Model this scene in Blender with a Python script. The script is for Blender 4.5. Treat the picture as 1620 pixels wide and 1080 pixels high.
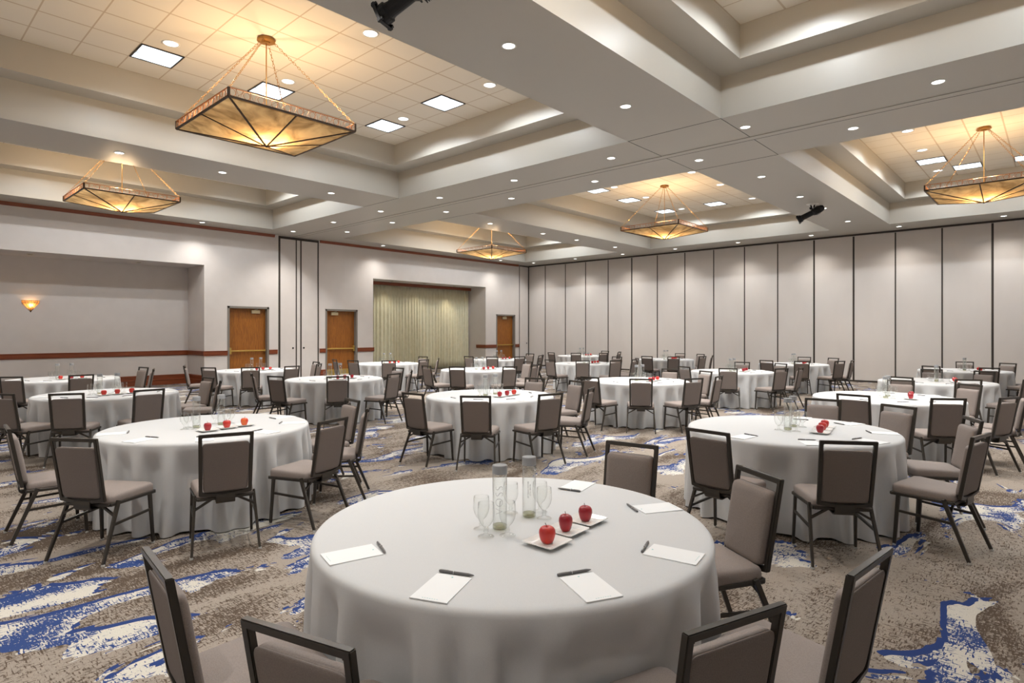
import bpy, bmesh, math, random
from mathutils import Vector, Matrix
PI = math.pi
for o in list(bpy.data.objects): bpy.data.objects.remove(o)
C = bpy.context.scene.collection
scn = bpy.context.scene

# ------------------------------------------------------------ camera, world, exposure
CAMH = 1.67
cd = bpy.data.cameras.new('camera'); cam = bpy.data.objects.new('camera', cd); C.objects.link(cam)
cam.location = (0, 0, CAMH); cam.rotation_euler = (PI/2, 0, 0.741963)
cd.sensor_width = 36; cd.lens = 947.84/1620*36; cd.shift_y = (524.79-540)/1620; cd.clip_start = .05
scn.camera = cam
w = bpy.data.worlds.new('world'); scn.world = w; w.use_nodes = True
w.node_tree.nodes['Background'].inputs[0].default_value = (.5, .5, .5, 1)
w.node_tree.nodes['Background'].inputs[1].default_value = .02
scn.view_settings.view_transform = 'Standard'; scn.view_settings.look = 'None'
scn.view_settings.gamma = 1; scn.view_settings.use_curve_mapping = False
scn.view_settings.exposure = 0.0
scn.cycles.transparent_max_bounces = 24

SPOT_W = 285; WALL_W = 135; HIGH_W = 145; PANEL_E = 3.0; CHAND_W = 40
WARMWHITE = (1.0, .945, .88)
ZB, Z1, ZC = 4.95, 5.58, 6.06
XL, XR, YN, YB = -19.60, 2.45, -2.30, 22.65

def lamp(kind, name, loc, energy, color, rad=.05, size=None, blend=.5, rot=None):
    d = bpy.data.lights.new(name, kind); d.energy = energy; d.color = color; d.shadow_soft_size = rad
    if kind == 'SPOT': d.spot_size = size; d.spot_blend = blend
    o = bpy.data.objects.new(name, d); C.objects.link(o); o.location = loc
    if rot: o.rotation_euler = rot
    return o
# low downlights: (x, y, beam label, watt)
ORD = ['first','second','third','fourth','fifth','sixth','seventh','eighth','ninth','tenth','eleventh']
LOW = []
for nm, pts in [
    ('in the beam left of the near central chandelier', [(-12.72,.6),(-12.72,3.23),(-12.72,5.06),(-12.72,7.55)]),  # first lamp is out of view, added for light
    ('in the near part of the broad central beam', [(-4.67,.4),(-4.67,2.7),(-4.67,5.04),(-4.67,7.54)]),  # first lamp is unseen, added to light the camera end
    ('just this side of the ceiling track', [(-18.5,9.6),(-16.04,9.6),(-13.65,9.6),(-11.2,9.6),(-8.73,9.59),(-6.26,9.6),(-3.73,9.6),(-1.19,9.57),(1.3,9.57)]),
    ('just beyond the ceiling track', [(-17.26,10.83),(-14.8,10.83),(-12.39,10.85),(-9.96,10.84),(-7.49,10.84),(-5.1,10.85),(-2.47,10.83),(0.05,10.83)]),
    ('in the far beam left of the middle far chandelier', [(-12.75,12.93),(-12.75,15.44),(-12.75,17.32),(-12.73,19.79)]),
    ('in the far beam right of the middle far chandelier', [(-4.67,12.9),(-4.67,15.44),(-4.65,17.32),(-4.67,19.84)]),
    ('along the panelled back wall', [(-18.5,21.7),(-16.1,21.76),(-13.66,21.82),(-11.25,21.82),(-8.75,21.83),(-6.27,21.9),(-3.72,21.88),(-1.2,21.9),(1.3,21.9)]),
    ('along the wall with the wooden doors', [(-18.98,.6),(-18.98,6.96),(-19.0,13.48),(-18.95,19.9)]),
    ('added unseen above the camera end of the room', [(-16,-1.5),(-11,-1.5),(-6,-1.5),(-1,-1.5)])]:  # whole row is out of view, added for the light it gives
    for i, (x, y) in enumerate(pts): LOW.append((x, y, '%s, %s of the row' % (nm, ORD[i]), nm))
MIDX = (-11.56, -5.935); COF = [(-18.6,-13.5), (-11.99,-5.50), (-3.86,1.42)]; ROWS = [(-.65, 8.96), (11.50, 21.20)]
TILE = .6245
HIGH = []
for cx in (-8.745, -2.475+1.25, -16.05):
    for yt in (8.525, 20.80):
        for dx in ((-.62, .62) if cx < -16 else (-1.25, 1.25)):
            for dy in (1.5, 5.5, 8.5): HIGH.append((cx+dx, yt-dy*TILE, cx, yt))
PANELS = []
MID9 = [(1,1),(1,5),(1,8),(4,1),(7,1),(7,5),(7,8)]
for (x0, yt, cells) in ((-11.56, 8.525, MID9), (-11.56, 20.80, MID9), (-3.39, 20.80, [(1,3),(2,1),(4,1),(6,3)]), (-3.39, 8.525, [(5,3),(5,7)]),
                        (-18.15, 8.525, [(1,1),(1,8),(5,1),(5,8)]), (-18.15, 20.80, [(1,1),(1,8),(5,1),(5,8)])):
    for ix, iy in cells: PANELS.append((x0+(ix+.5)*TILE, yt-(iy+.5)*TILE, yt, ix, iy))
for (x, y, a, nm) in LOW:
    wall = 'wall' in nm
    lamp('SPOT', 'downlight_lamp', (x, y, ZB-.02), WALL_W if wall else SPOT_W, WARMWHITE, .05, math.radians(118 if wall else 112), 1.0 if wall else .8)
for (x, y, a, b) in HIGH:
    lamp('SPOT', 'high_downlight_lamp', (x, y, ZC-.02), HIGH_W, (.90, .955, 1.0), .06, math.radians(158), .3)

# ------------------------------------------------------------ materials
def mat(name, col=(.8,.8,.8), rough=.6, metal=0, spec=.5):
    m = bpy.data.materials.new(name); m.use_nodes = True
    b = m.node_tree.nodes['Principled BSDF']
    b.inputs['Base Color'].default_value = (*col, 1); b.inputs['Roughness'].default_value = rough
    b.inputs['Metallic'].default_value = metal; b.inputs['Specular IOR Level'].default_value = spec
    return m
def N(m, t, **k):
    n = m.node_tree.nodes.new(t)
    for a, v in k.items(): setattr(n, a, v)
    return n
def L(m, a, b): m.node_tree.links.new(a, b)
def noise_col(m, c1, c2, scale=(1,1,1), ns=5, detail=4, lo=.35, hi=.65, bump=0, coord='Object', dist=0):
    b = m.node_tree.nodes['Principled BSDF']
    tc = N(m, 'ShaderNodeTexCoord'); mp = N(m, 'ShaderNodeMapping'); mp.inputs['Scale'].default_value = scale
    nz = N(m, 'ShaderNodeTexNoise'); nz.inputs['Scale'].default_value = ns; nz.inputs['Detail'].default_value = detail
    nz.inputs['Distortion'].default_value = dist
    cr = N(m, 'ShaderNodeValToRGB'); cr.color_ramp.elements[0].position = lo; cr.color_ramp.elements[1].position = hi
    cr.color_ramp.elements[0].color = (*c1, 1); cr.color_ramp.elements[1].color = (*c2, 1)
    L(m, tc.outputs[coord], mp.inputs[0]); L(m, mp.outputs[0], nz.inputs[0]); L(m, nz.outputs[0], cr.inputs[0]); L(m, cr.outputs[0], b.inputs['Base Color'])
    if bump:
        bp = N(m, 'ShaderNodeBump'); bp.inputs['Strength'].default_value = bump; bp.inputs['Distance'].default_value = .003
        L(m, nz.outputs[0], bp.inputs['Height']); L(m, bp.outputs[0], b.inputs['Normal'])
    return m
def emis(name, col, s):
    m = mat(name, (0,0,0)); b = m.node_tree.nodes['Principled BSDF']
    b.inputs['Emission Color'].default_value = (*col, 1); b.inputs['Emission Strength'].default_value = s
    return m
M = {}
M['wall'] = noise_col(mat('wall_fabric', rough=.85), (.615,.575,.545), (.635,.595,.565), (1,1,1), 3, 4)
M['panel'] = noise_col(mat('partition_fabric', rough=.85), (.62,.58,.545), (.64,.60,.565), (1,1,.4), 2, 4)
M['paint'] = mat('ceiling_paint', (.45,.43,.385), .42)
M['darkmetal'] = mat('bronze_frame', (.030,.024,.019), .45, .3)
M['jamb'] = mat('door_frame_paint', (.20,.18,.155), .5)
M['seam'] = mat('dark_seam', (.035,.026,.02), .6)
M['grey_line'] = mat('track_slot', (.06,.06,.055), .6)
M['mahog'] = noise_col(mat('mahogany', rough=.35), (.17,.035,.010), (.25,.062,.018), (1,.25,6), 12, 5)
M['door'] = noise_col(mat('oak_veneer', rough=.4), (.20,.062,.006), (.35,.125,.014), (8,8,.7), 5, 8, .3, .7, dist=1.2)
M['brass'] = mat('brass', (.62,.43,.12), .3, .9)
M['satin'] = mat('closer_metal', (.55,.47,.30), .4, .6)
M['frame'] = mat('chair_frame', (.050,.043,.035), .33, .35)
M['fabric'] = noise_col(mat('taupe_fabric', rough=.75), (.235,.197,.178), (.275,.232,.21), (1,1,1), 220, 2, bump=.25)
M['fabric_shaded'] = noise_col(mat('taupe_fabric_shaded', rough=.8), (.165,.136,.120), (.195,.162,.144), (1,1,1), 260, 2, bump=.25)  # same taupe fabric, with the shade on chair backs put into the colour
M['glide'] = mat('nylon_glide', (.5,.5,.48), .4)
M['cloth'] = noise_col(mat('white_cloth', rough=.8), (.56,.568,.572), (.595,.603,.607), (1,1,1), 400, 2, bump=.06)
M['ply'] = mat('plywood', (.4,.28,.17), .6)
M['steel'] = mat('steel', (.4,.4,.4), .4, .8)
M['white'] = mat('porcelain', (.80,.80,.77), .15)
M['paper'] = mat('paper', (.83,.84,.84), .7)
M['ink'] = mat('teal_ink', (.25,.55,.55), .7)
M['pen'] = mat('pen_grey', (.13,.125,.125), .35)
M['penclip'] = mat('pen_clip', (.5,.5,.5), .3, .8)
M['apple'] = noise_col(mat('apple_skin', rough=.28), (.42,.012,.018), (.62,.045,.022), (1,1,.4), 24, 3, .35, .75)
M['apple_dark'] = noise_col(mat('apple_skin_dark', rough=.28), (.27,.010,.020), (.42,.018,.028), (1,1,.4), 24, 3, .35, .75)
M['apple_orange'] = noise_col(mat('apple_skin_orange', rough=.28), (.60,.03,.015), (.78,.20,.04), (1,1,.4), 18, 3, .4, .75)
M['stem'] = mat('stem', (.06,.035,.015), .7)
M['cap'] = mat('grey_cap', (.30,.31,.32), .4)
M['letter'] = mat('grey_print', (.24,.25,.26), .4)
M['trim'] = mat('white_trim', (.75,.74,.70), .4)
M['lens'] = emis('lamp_lens', (1, .98, .94), 5.0)
M['lens_high'] = emis('high_lens', (.96, .98, 1), 2.2)
M['lens_off'] = mat('unlit_lens', (.35,.33,.28), .3)
M['black'] = mat('black_metal', (.008,.008,.009), .4, .3)
M['copper'] = mat('copper_wire', (.50,.20,.07), .4, .8)
M['gold'] = mat('antique_gold', (.42,.22,.06), .4, .8)
M['leading'] = mat('leading', (.05,.028,.014), .45, .4)
# fluorescent lens with grid
m = emis('fluorescent', (.90,.96,1), PANEL_E); M['fluor'] = m
b = m.node_tree.nodes['Principled BSDF']; tc = N(m,'ShaderNodeTexCoord'); nz = N(m,'ShaderNodeTexNoise'); nz.inputs['Scale'].default_value = 4.5
mr = N(m,'ShaderNodeMapRange'); mr.inputs[1].default_value=.3; mr.inputs[2].default_value=.7; mr.inputs[3].default_value=PANEL_E*.22; mr.inputs[4].default_value=PANEL_E
L(m, tc.outputs['Object'], nz.inputs[0]); L(m, nz.outputs[0], mr.inputs[0]); L(m, mr.outputs[0], b.inputs['Emission Strength'])
# ceiling tile (UV in tile units)
m = mat('ceiling_tile', (.66,.60,.50), .85); M['tile'] = m
b = m.node_tree.nodes['Principled BSDF']; uv = N(m,'ShaderNodeUVMap'); sp = N(m,'ShaderNodeSeparateXYZ'); L(m, uv.outputs[0], sp.inputs[0])
masks = []
for k, wd in ((0,.045),(1,.032)):
    fr = N(m,'ShaderNodeMath',operation='FRACT'); L(m, sp.outputs[k], fr.inputs[0])
    s1 = N(m,'ShaderNodeMath',operation='SUBTRACT'); s1.inputs[1].default_value=.5; L(m, fr.outputs[0], s1.inputs[0])
    a1 = N(m,'ShaderNodeMath',operation='ABSOLUTE'); L(m, s1.outputs[0], a1.inputs[0])
    g = N(m,'ShaderNodeMath',operation='GREATER_THAN'); g.inputs[1].default_value=.5-wd/2; L(m, a1.outputs[0], g.inputs[0]); masks.append(g)
mx = N(m,'ShaderNodeMath',operation='MAXIMUM'); L(m, masks[0].outputs[0], mx.inputs[0]); L(m, masks[1].outputs[0], mx.inputs[1])
mc = N(m,'ShaderNodeMix',data_type='RGBA'); mc.inputs[6].default_value=(.72,.68,.60,1); mc.inputs[7].default_value=(.52,.44,.34,1)
L(m, mx.outputs[0], mc.inputs[0]); L(m, mc.outputs[2], b.inputs['Base Color'])
# clear thin glass / water
def clear(name, tint, lo, hi):
    m = bpy.data.materials.new(name); m.use_nodes = True; nt = m.node_tree; nt.nodes.clear()
    o = N(m,'ShaderNodeOutputMaterial'); mix = N(m,'ShaderNodeMixShader'); t = N(m,'ShaderNodeBsdfTransparent'); g = N(m,'ShaderNodeBsdfGlossy')
    t.inputs[0].default_value = (*tint, 1); g.inputs['Roughness'].default_value = .04
    lw = N(m,'ShaderNodeLayerWeight'); lw.inputs[0].default_value=.5
    mr = N(m,'ShaderNodeMapRange'); mr.inputs[3].default_value=lo; mr.inputs[4].default_value=hi
    pw = N(m,'ShaderNodeMath',operation='POWER'); pw.inputs[1].default_value=2.3; L(m, lw.outputs['Facing'], pw.inputs[0]); L(m, pw.outputs[0], mr.inputs[0]); L(m, mr.outputs[0], mix.inputs[0]); L(m, t.outputs[0], mix.inputs[1]); L(m, g.outputs[0], mix.inputs[2]); L(m, mix.outputs[0], o.inputs[0])
    return m
M['glass'] = clear('clear_glass', (.975,.982,.975), .025, .85)
M['water'] = clear('water', (.985,.99,.988), .01, .5)
M['thickglass'] = clear('thick_glass_base', (.90,.905,.76), .08, .8)
# alabaster glass
def alabaster(name, ns, c1, c2):
    m = bpy.data.materials.new(name); m.use_nodes = True; nt = m.node_tree; nt.nodes.clear()
    o = N(m,'ShaderNodeOutputMaterial'); mix = N(m,'ShaderNodeMixShader'); mix.inputs[0].default_value=.62
    d = N(m,'ShaderNodeBsdfDiffuse'); t = N(m,'ShaderNodeBsdfTranslucent')
    tc = N(m,'ShaderNodeTexCoord'); nz = N(m,'ShaderNodeTexNoise'); nz.inputs['Scale'].default_value=ns; nz.inputs['Detail'].default_value=6; nz.inputs['Distortion'].default_value=1.0
    cr = N(m,'ShaderNodeValToRGB'); cr.color_ramp.elements[0].position=.32; cr.color_ramp.elements[1].position=.66
    cr.color_ramp.elements[0].color=(*c1,1); cr.color_ramp.elements[1].color=(*c2,1)
    L(m, tc.outputs['Object'], nz.inputs[0]); L(m, nz.outputs[0], cr.inputs[0])
    L(m, cr.outputs[0], d.inputs[0]); L(m, cr.outputs[0], t.inputs[0]); L(m, d.outputs[0], mix.inputs[1]); L(m, t.outputs[0], mix.inputs[2]); L(m, mix.outputs[0], o.inputs[0])
    return m
M['alab'] = alabaster('mica_glass', 3.0, (.105,.065,.028), (.27,.18,.085))
M['sconceglass'] = alabaster('amber_glass', 12, (.45,.24,.09), (.65,.42,.2))
# carpet
def carpet():
    m = mat('patterned_carpet', rough=.95, spec=.1); b = m.node_tree.nodes['Principled BSDF']
    tc = N(m,'ShaderNodeTexCoord')
    def mapped(scale, rot=0, off=(0,0,0), src=None):
        p = N(m,'ShaderNodeMapping'); p.inputs['Scale'].default_value=scale; p.inputs['Rotation'].default_value=(0,0,rot); p.inputs['Location'].default_value=off
        L(m, (src or tc.outputs['Object']), p.inputs[0]); return p.outputs[0]
    def nz(vec, s, det=2, dist=0, rough=.5):
        n = N(m,'ShaderNodeTexNoise'); n.inputs['Scale'].default_value=s; n.inputs['Detail'].default_value=det; n.inputs['Distortion'].default_value=dist; n.inputs['Roughness'].default_value=rough
        L(m, vec, n.inputs[0]); return n.outputs[0]
    def mth(op, a, bb):
        n = N(m,'ShaderNodeMath',operation=op)
        for i, v in enumerate((a, bb)):
            if isinstance(v, (int, float)): n.inputs[i].default_value = v
            else: L(m, v, n.inputs[i])
        return n.outputs[0]
    def mixc(f, c1, c2):
        n = N(m,'ShaderNodeMix',data_type='RGBA')
        L(m, f, n.inputs[0])
        for i, c in ((6,c1),(7,c2)):
            if isinstance(c, tuple): n.inputs[i].default_value=(*c,1)
            else: L(m, c, n.inputs[i])
        return n.outputs[2]
    h = nz(mapped((20,95,1), .0), 1.0, 3); v = nz(mapped((95,20,1), .0), 1.0, 3)
    weave = mth('MAXIMUM', h, v)
    fine = nz(mapped((1,1,1)), 130, 3, 0, .7)
    region = nz(mapped((1.2,.55,1), .3), 1.6, 4, .8)
    bro = mth('GREATER_THAN', mth('ADD', mth('ADD', weave, mth('MULTIPLY', mth('SUBTRACT', region, .5), .75)), mth('MULTIPLY', mth('SUBTRACT', fine, .5), .40)), .585)
    # leaf shapes
    def leaf(off):
        a = nz(mapped((1.3,.60,1), .25, off), 1.6, 4.0, .9, .58)
        return a
    l0 = leaf((0,0,0)); l1 = leaf((.05,-.010,0))
    T = .570
    inside = mth('GREATER_THAN', l0, T)
    rim = mth('MULTIPLY', mth('LESS_THAN', l0, T), mth('GREATER_THAN', l1, T-.004))
    bluedash = mth('GREATER_THAN', mth('ADD', weave, mth('MULTIPLY', mth('SUBTRACT', nz(mapped((1,.6,1), .5, (3,1,0)), 3.6, 2), .5), .9)), .565)
    cream = mixc(mth('MULTIPLY', fine, 1.0), (.40,.38,.33), (.70,.67,.60))
    inn = mixc(bluedash, cream, (.033,.062,.185))
    taupe = mixc(fine, (.15,.125,.102), (.44,.385,.33))
    brown = mixc(fine, (.05,.037,.027), (.135,.100,.075))
    base = mixc(bro, taupe, brown)
    c = mixc(inside, base, inn); c = mixc(rim, c, (.026,.05,.165))
    L(m, c, b.inputs['Base Color'])
    bp = N(m,'ShaderNodeBump'); bp.inputs['Strength'].default_value=.35; bp.inputs['Distance'].default_value=.004
    L(m, fine, bp.inputs['Height']); L(m, bp.outputs[0], b.inputs['Normal'])
    return m
M['carpet'] = carpet()
m = noise_col(mat('curtain_fabric', rough=.8), (.66,.63,.46), (.74,.71,.54), (1,4,1), 6, 3); M['curtain'] = m

# ------------------------------------------------------------ mesh helpers
def mk(name, bm, mt, parent=None, smooth=False, loc=None):
    me = bpy.data.meshes.new(name); bmesh.ops.recalc_face_normals(bm, faces=bm.faces[:]); bm.to_mesh(me); bm.free()
    if mt: me.materials.append(mt)
    if smooth:
        for p in me.polygons: p.use_smooth = True
    o = bpy.data.objects.new(name, me); C.objects.link(o)
    if parent: o.parent = parent
    if loc: o.location = loc
    return o
def tag(o, label, cat, group=None):
    o['label'] = label; o['category'] = cat
    if group: o['group'] = group
    return o
def thing(name, label, cat, loc=(0,0,0), rz=0, group=None):
    o = bpy.data.objects.new(name, None); C.objects.link(o); o.location = loc; o.rotation_euler = (0,0,rz); o.empty_display_size = .1
    return tag(o, label, cat, group)
def struct(o): o['kind'] = 'structure'; return o
def box(bm, x0, x1, y0, y1, z0, z1, bev=0):
    vs = [bm.verts.new((x, y, z)) for x in (x0,x1) for y in (y0,y1) for z in (z0,z1)]
    f = [bm.faces.new([vs[i] for i in q]) for q in ((0,1,3,2),(4,6,7,5),(0,4,5,1),(2,3,7,6),(0,2,6,4),(1,5,7,3))]
    if bev:
        bmesh.ops.bevel(bm, geom=list({e for ff in f for e in ff.edges}), offset=bev, segments=2, affect='EDGES', profile=.6)
def bar(bm, p, q, w, d, up=(0,0,1), w2=None, bev=.003):
    p, q = Vector(p), Vector(q); t = (q-p).normalized(); u = Vector(up)
    if abs(t.dot(u)) > .98: u = Vector((0,1,0))
    s = t.cross(u).normalized(); n = s.cross(t).normalized(); k = (w2 or w)/w
    vs = []
    for c, kk in ((p,1),(q,k)):
        for a, b_ in ((-1,-1),(1,-1),(1,1),(-1,1)): vs.append(bm.verts.new(c + s*a*w/2*kk + n*b_*d/2*kk))
    f = [bm.faces.new([vs[i] for i in qd]) for qd in ((0,1,2,3),(4,7,6,5),(0,4,5,1),(1,5,6,2),(2,6,7,3),(3,7,4,0))]
    if bev: bmesh.ops.bevel(bm, geom=list({e for ff in f for e in ff.edges}), offset=bev, segments=1, affect='EDGES')
def tube(bm, pts, r, seg=8, closed=False):
    pts = [Vector(p) for p in pts]; n = len(pts); rings = []
    prev = None
    for i, p in enumerate(pts):
        a = pts[(i-1) % n] if closed or i else p; c = pts[(i+1) % n] if closed or i < n-1 else p
        t = (c-a).normalized(); u = prev if prev is not None else (Vector((0,0,1)) if abs(t.z) < .9 else Vector((1,0,0)))
        s = t.cross(u).normalized(); u = s.cross(t).normalized(); prev = u
        rr = r[i] if isinstance(r, (list, tuple)) else r
        rings.append([bm.verts.new(p + s*math.cos(2*PI*k/seg)*rr + u*math.sin(2*PI*k/seg)*rr) for k in range(seg)])
    for i in range(n if closed else n-1):
        A, B = rings[i], rings[(i+1) % n]
        for k in range(seg): bm.faces.new((A[k], A[(k+1)%seg], B[(k+1)%seg], B[k]))
    if not closed:
        bm.faces.new(rings[0][::-1]); bm.faces.new(rings[-1])
def lathe(bm, prof, seg=24, capb=True, capt=True, mod=None):
    rings = []
    for r, z in prof:
        if r < 1e-6: rings.append([bm.verts.new((0,0,z))]); continue
        rings.append([bm.verts.new(((r*(mod(2*PI*k/seg, z) if mod else 1))*math.cos(2*PI*k/seg), (r*(mod(2*PI*k/seg, z) if mod else 1))*math.sin(2*PI*k/seg), z)) for k in range(seg)])
    for A, B in zip(rings, rings[1:]):
        if len(A) == 1 and len(B) == 1: continue
        for k in range(seg):
            if len(A) == 1: bm.faces.new((A[0], B[k], B[(k+1)%seg]))
            elif len(B) == 1: bm.faces.new((A[k], A[(k+1)%seg], B[0]))
            else: bm.faces.new((A[k], A[(k+1)%seg], B[(k+1)%seg], B[k]))
    if capb and len(rings[0]) > 1: bm.faces.new(rings[0][::-1])
    if capt and len(rings[-1]) > 1: bm.faces.new(rings[-1])
def quad(bm, *p): return bm.faces.new([bm.verts.new(q) for q in p])
def copy_tree(o, parent=None):
    c = o.copy(); C.objects.link(c)
    if parent: c.parent = parent
    for ch in CH.get(o.name, []): copy_tree(ch, c)
    return c
CH = {}
def freeze(root):          # remember the children of a prototype for copying
    kids = [o for o in C.objects if o.parent == root]
    CH[root.name] = kids
    for k in kids: freeze(k)
_used = set()
def place(proto, loc, rz, label, cat, group=None):
    if proto.name not in _used: _used.add(proto.name); o = proto
    else: o = copy_tree(proto)
    o.location = loc; o.rotation_euler = (0,0,rz); tag(o, label, cat, group); return o

# ------------------------------------------------------------ room shell
bm = bmesh.new(); box(bm, XL-1.5, XR+.1, YN-.1, YB+.1, -.1, 0); fl = struct(mk('floor', bm, M['carpet']))
# ceiling: beams with stepped coffers
bm = bmesh.new()
xs = [XL-.1] + [v for a in COF for v in a] + [XR+.1]; ys = [YN-.1] + [v for a in ROWS for v in a] + [YB+.1]
for i in range(len(xs)-1):
    for j in range(len(ys)-1):
        if i % 2 == 1 and j % 2 == 1: continue
        quad(bm, (xs[i],ys[j],ZB), (xs[i+1],ys[j],ZB), (xs[i+1],ys[j+1],ZB), (xs[i],ys[j+1],ZB))
LED = .45
def ring_wall(bm, x0, x1, y0, y1, za, zb):
    for a, c in (((x0,y0),(x1,y0)), ((x1,y0),(x1,y1)), ((x1,y1),(x0,y1)), ((x0,y1),(x0,y0))):
        quad(bm, (*a,za), (*c,za), (*c,zb), (*a,zb))
tilebm = bmesh.new(); uvl = tilebm.loops.layers.uv.new('UVMap')
for (x0, x1) in COF:
    for (y0, y1) in ROWS:
        ring_wall(bm, x0, x1, y0, y1, ZB, Z1)
        X0, X1, Y0, Y1 = x0+LED, x1-LED, y0+LED, y1-LED
        if (x0, x1) == COF[1]: X0, X1 = -11.56, -5.935
        if (x0, x1) == COF[2]: X0 = -3.39
        Y1 = 8.525 if y1 < 10 else 20.80
        for q in (((x0,y0),(x1,y0),(X1,Y0),(X0,Y0)), ((x1,y0),(x1,y1),(X1,Y1),(X1,Y0)), ((x1,y1),(x0,y1),(X0,Y1),(X1,Y1)), ((x0,y1),(x0,y0),(X0,Y0),(X0,Y1))):
            quad(bm, *[(a,c_,Z1) for a, c_ in q])
        ring_wall(bm, X0, X1, Y0, Y1, Z1, ZC)
        f = quad(tilebm, (X0,Y0,ZC), (X1,Y0,ZC), (X1,Y1,ZC), (X0,Y1,ZC))
        for lp in f.loops:
            lp[uvl].uv = ((lp.vert.co.x-X0)/TILE, (lp.vert.co.y-Y1)/TILE)
bmesh.ops.remove_doubles(bm, verts=bm.verts, dist=1e-4)
ceil = struct(mk('ceiling', bm, M['paint']))
# solidify moves away from the room; flip if normals point up
tl = mk('ceiling_tiles', tilebm, M['tile'], ceil)
bm = bmesh.new()
for (a, c_) in (((-5.50,8.96),(-3.86,8.96)), ((-5.50,11.5),(-3.86,11.5)), ((-13.5,8.96),(-11.99,8.96)), ((-13.5,11.5),(-11.99,11.5))):
    box(bm, a[0], c_[0], a[1]-.005, a[1]+.005, ZB-.003, ZB+.01)
for x in (-5.50, -3.86): box(bm, x-.005, x+.005, 8.96, 11.5, ZB-.003, ZB+.01)
mk('panel_joint', bm, M['grey_line'], ceil)
bm = bmesh.new(); box(bm, XL, XR, 10.13, 10.30, ZB-.012, ZB+.01); tr = struct(mk('trim_1', bm, M['paint']))
bm = bmesh.new(); box(bm, XL, XR, 10.280, 10.292, ZB-.014, ZB-.008); mk('slot', bm, M['grey_line'], tr)

def openwall(name, plane, rects, a0, a1, z0, z1, thick, mt, axis='x'):
    # wall in plane x=plane with rectangular openings (ya,yb,za,zb)
    bm = bmesh.new()
    As = sorted({a0, a1, *[r[0] for r in rects], *[r[1] for r in rects]}); Zs = sorted({z0, z1, *[r[2] for r in rects], *[r[3] for r in rects]})
    for i in range(len(As)-1):
        for j in range(len(Zs)-1):
            ca, cz = (As[i]+As[i+1])/2, (Zs[j]+Zs[j+1])/2
            if any(r[0] < ca < r[1] and r[2] < cz < r[3] for r in rects): continue
            box(bm, plane-thick, plane, As[i], As[i+1], Zs[j], Zs[j+1])
    return struct(mk(name, bm, mt))
DO = [(7.95,9.31,'left'),(11.40,12.74,'right'),(20.28,21.61,'left')]; DH = 2.50
REC = (1.0, 7.25, 3.745); CUR = (13.44, 19.58, 3.735)
rects = [(REC[0],REC[1],0,REC[2]), (CUR[0],CUR[1],0,CUR[2])] + [(a,c_,0,DH) for a, c_, s_ in DO]
wl = openwall('wall_left', XL, rects, YN-.1, YB+.1, 0, ZB+.02, .22, M['wall'])
def recess(name, y0, y1, h, depth, mt):
    bm = bmesh.new()
    box(bm, XL-depth-.08, XL-depth, y0-.08, y1+.08, 0, h+.08)
    box(bm, XL-depth, XL-.22, y0-.08, y0, 0, h+.08); box(bm, XL-depth, XL-.22, y1, y1+.08, 0, h+.08)
    box(bm, XL-depth, XL-.22, y0, y1, h, h+.08)
    return mk(name, bm, mt, wl)
recess('stage_recess', REC[0], REC[1], REC[2], 1.36, M['wall']); recess('curtain_recess', CUR[0], CUR[1], CUR[2], 1.335, M['wall'])
bm = bmesh.new(); box(bm, XL-.3, XR+.2, YB, YB+.1, 0, ZB+.02); wb = struct(mk('wall_back', bm, M['panel']))
bm = bmesh.new(); box(bm, XR, XR+.1, YN, YB, 0, ZB+.02); struct(mk('wall_right', bm, M['wall']))
bm = bmesh.new(); box(bm, XL, XR+.2, YN-.1, YN, 0, ZB+.02); struct(mk('wall_near', bm, M['wall']))
seams = [-18.56,-17.33,-16.16,-14.93,-13.72,-12.49,-11.25,-10.04,-8.83,-7.62,-6.39,-5.155,-3.95,-2.715,-1.496,-.28,.94,2.16]
for i, x in enumerate(seams):
    bm = bmesh.new(); wd = .028 if x in (-13.72,-6.39,-1.496,-5.155) else .02
    box(bm, x-wd, x+wd, YB-.006, YB+.01, .05, ZB-.07); mk('panel_seam', bm, M['seam'], wb)
bm = bmesh.new(); box(bm, XL+.0, XR, YB-.05, YB+.01, ZB-.055, ZB+.002); mk('head_track', bm, M['seam'], wb)
bm = bmesh.new(); box(bm, XL+.0, XR, YB-.012, YB+.01, 0, .055); mk('base_sweep', bm, M['seam'], wb)
# pocket doors for the folding wall, in the left wall
d = 0
bm = bmesh.new(); x = XL
box(bm, x, x+.006, 9.70, 11.09, 0, ZB-.09)
pd = struct(mk('door_4', bm, M['wall']))
for (a, c_, w_) in ((9.64,9.70,.02),(10.26,10.30,.012),(10.43,10.475,.016),(11.09,11.13,.02)):
    bm = bmesh.new(); box(bm, x, x+w_, a, c_, 0, ZB-.02); mk('door_edge', bm, M['seam'], pd)
bm = bmesh.new(); box(bm, x, x+.022, 9.64, 11.13, ZB-.10, ZB-.02); mk('door_head', bm, M['seam'], pd)
def knob(y, z, par):
    bm = bmesh.new(); lathe(bm, [(0,0),(.03,0),(.03,.012),(.022,.016),(.012,.012),(0,.012)], 14); bmesh.ops.rotate(bm, verts=bm.verts, matrix=Matrix.Rotation(PI/2,3,'Y'))
    o = mk('pull_ring', bm, M['black'], par, True); o.location = (XL+.006, y, z)
knob(10.16, 1.11, pd); knob(10.56, 1.11, pd)
bm = bmesh.new(); box(bm, x, x+.006, 21.93, 22.56, 0, ZB-.09); pd = struct(mk('door_5', bm, M['wall']))
bm = bmesh.new(); box(bm, x, x+.014, 21.90, 21.93, 0, ZB-.02); mk('door_edge', bm, M['seam'], pd)
bm = bmesh.new(); box(bm, x, x+.02, 22.56, 22.62, 0, ZB-.02); mk('door_edge', bm, M['seam'], pd)
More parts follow.
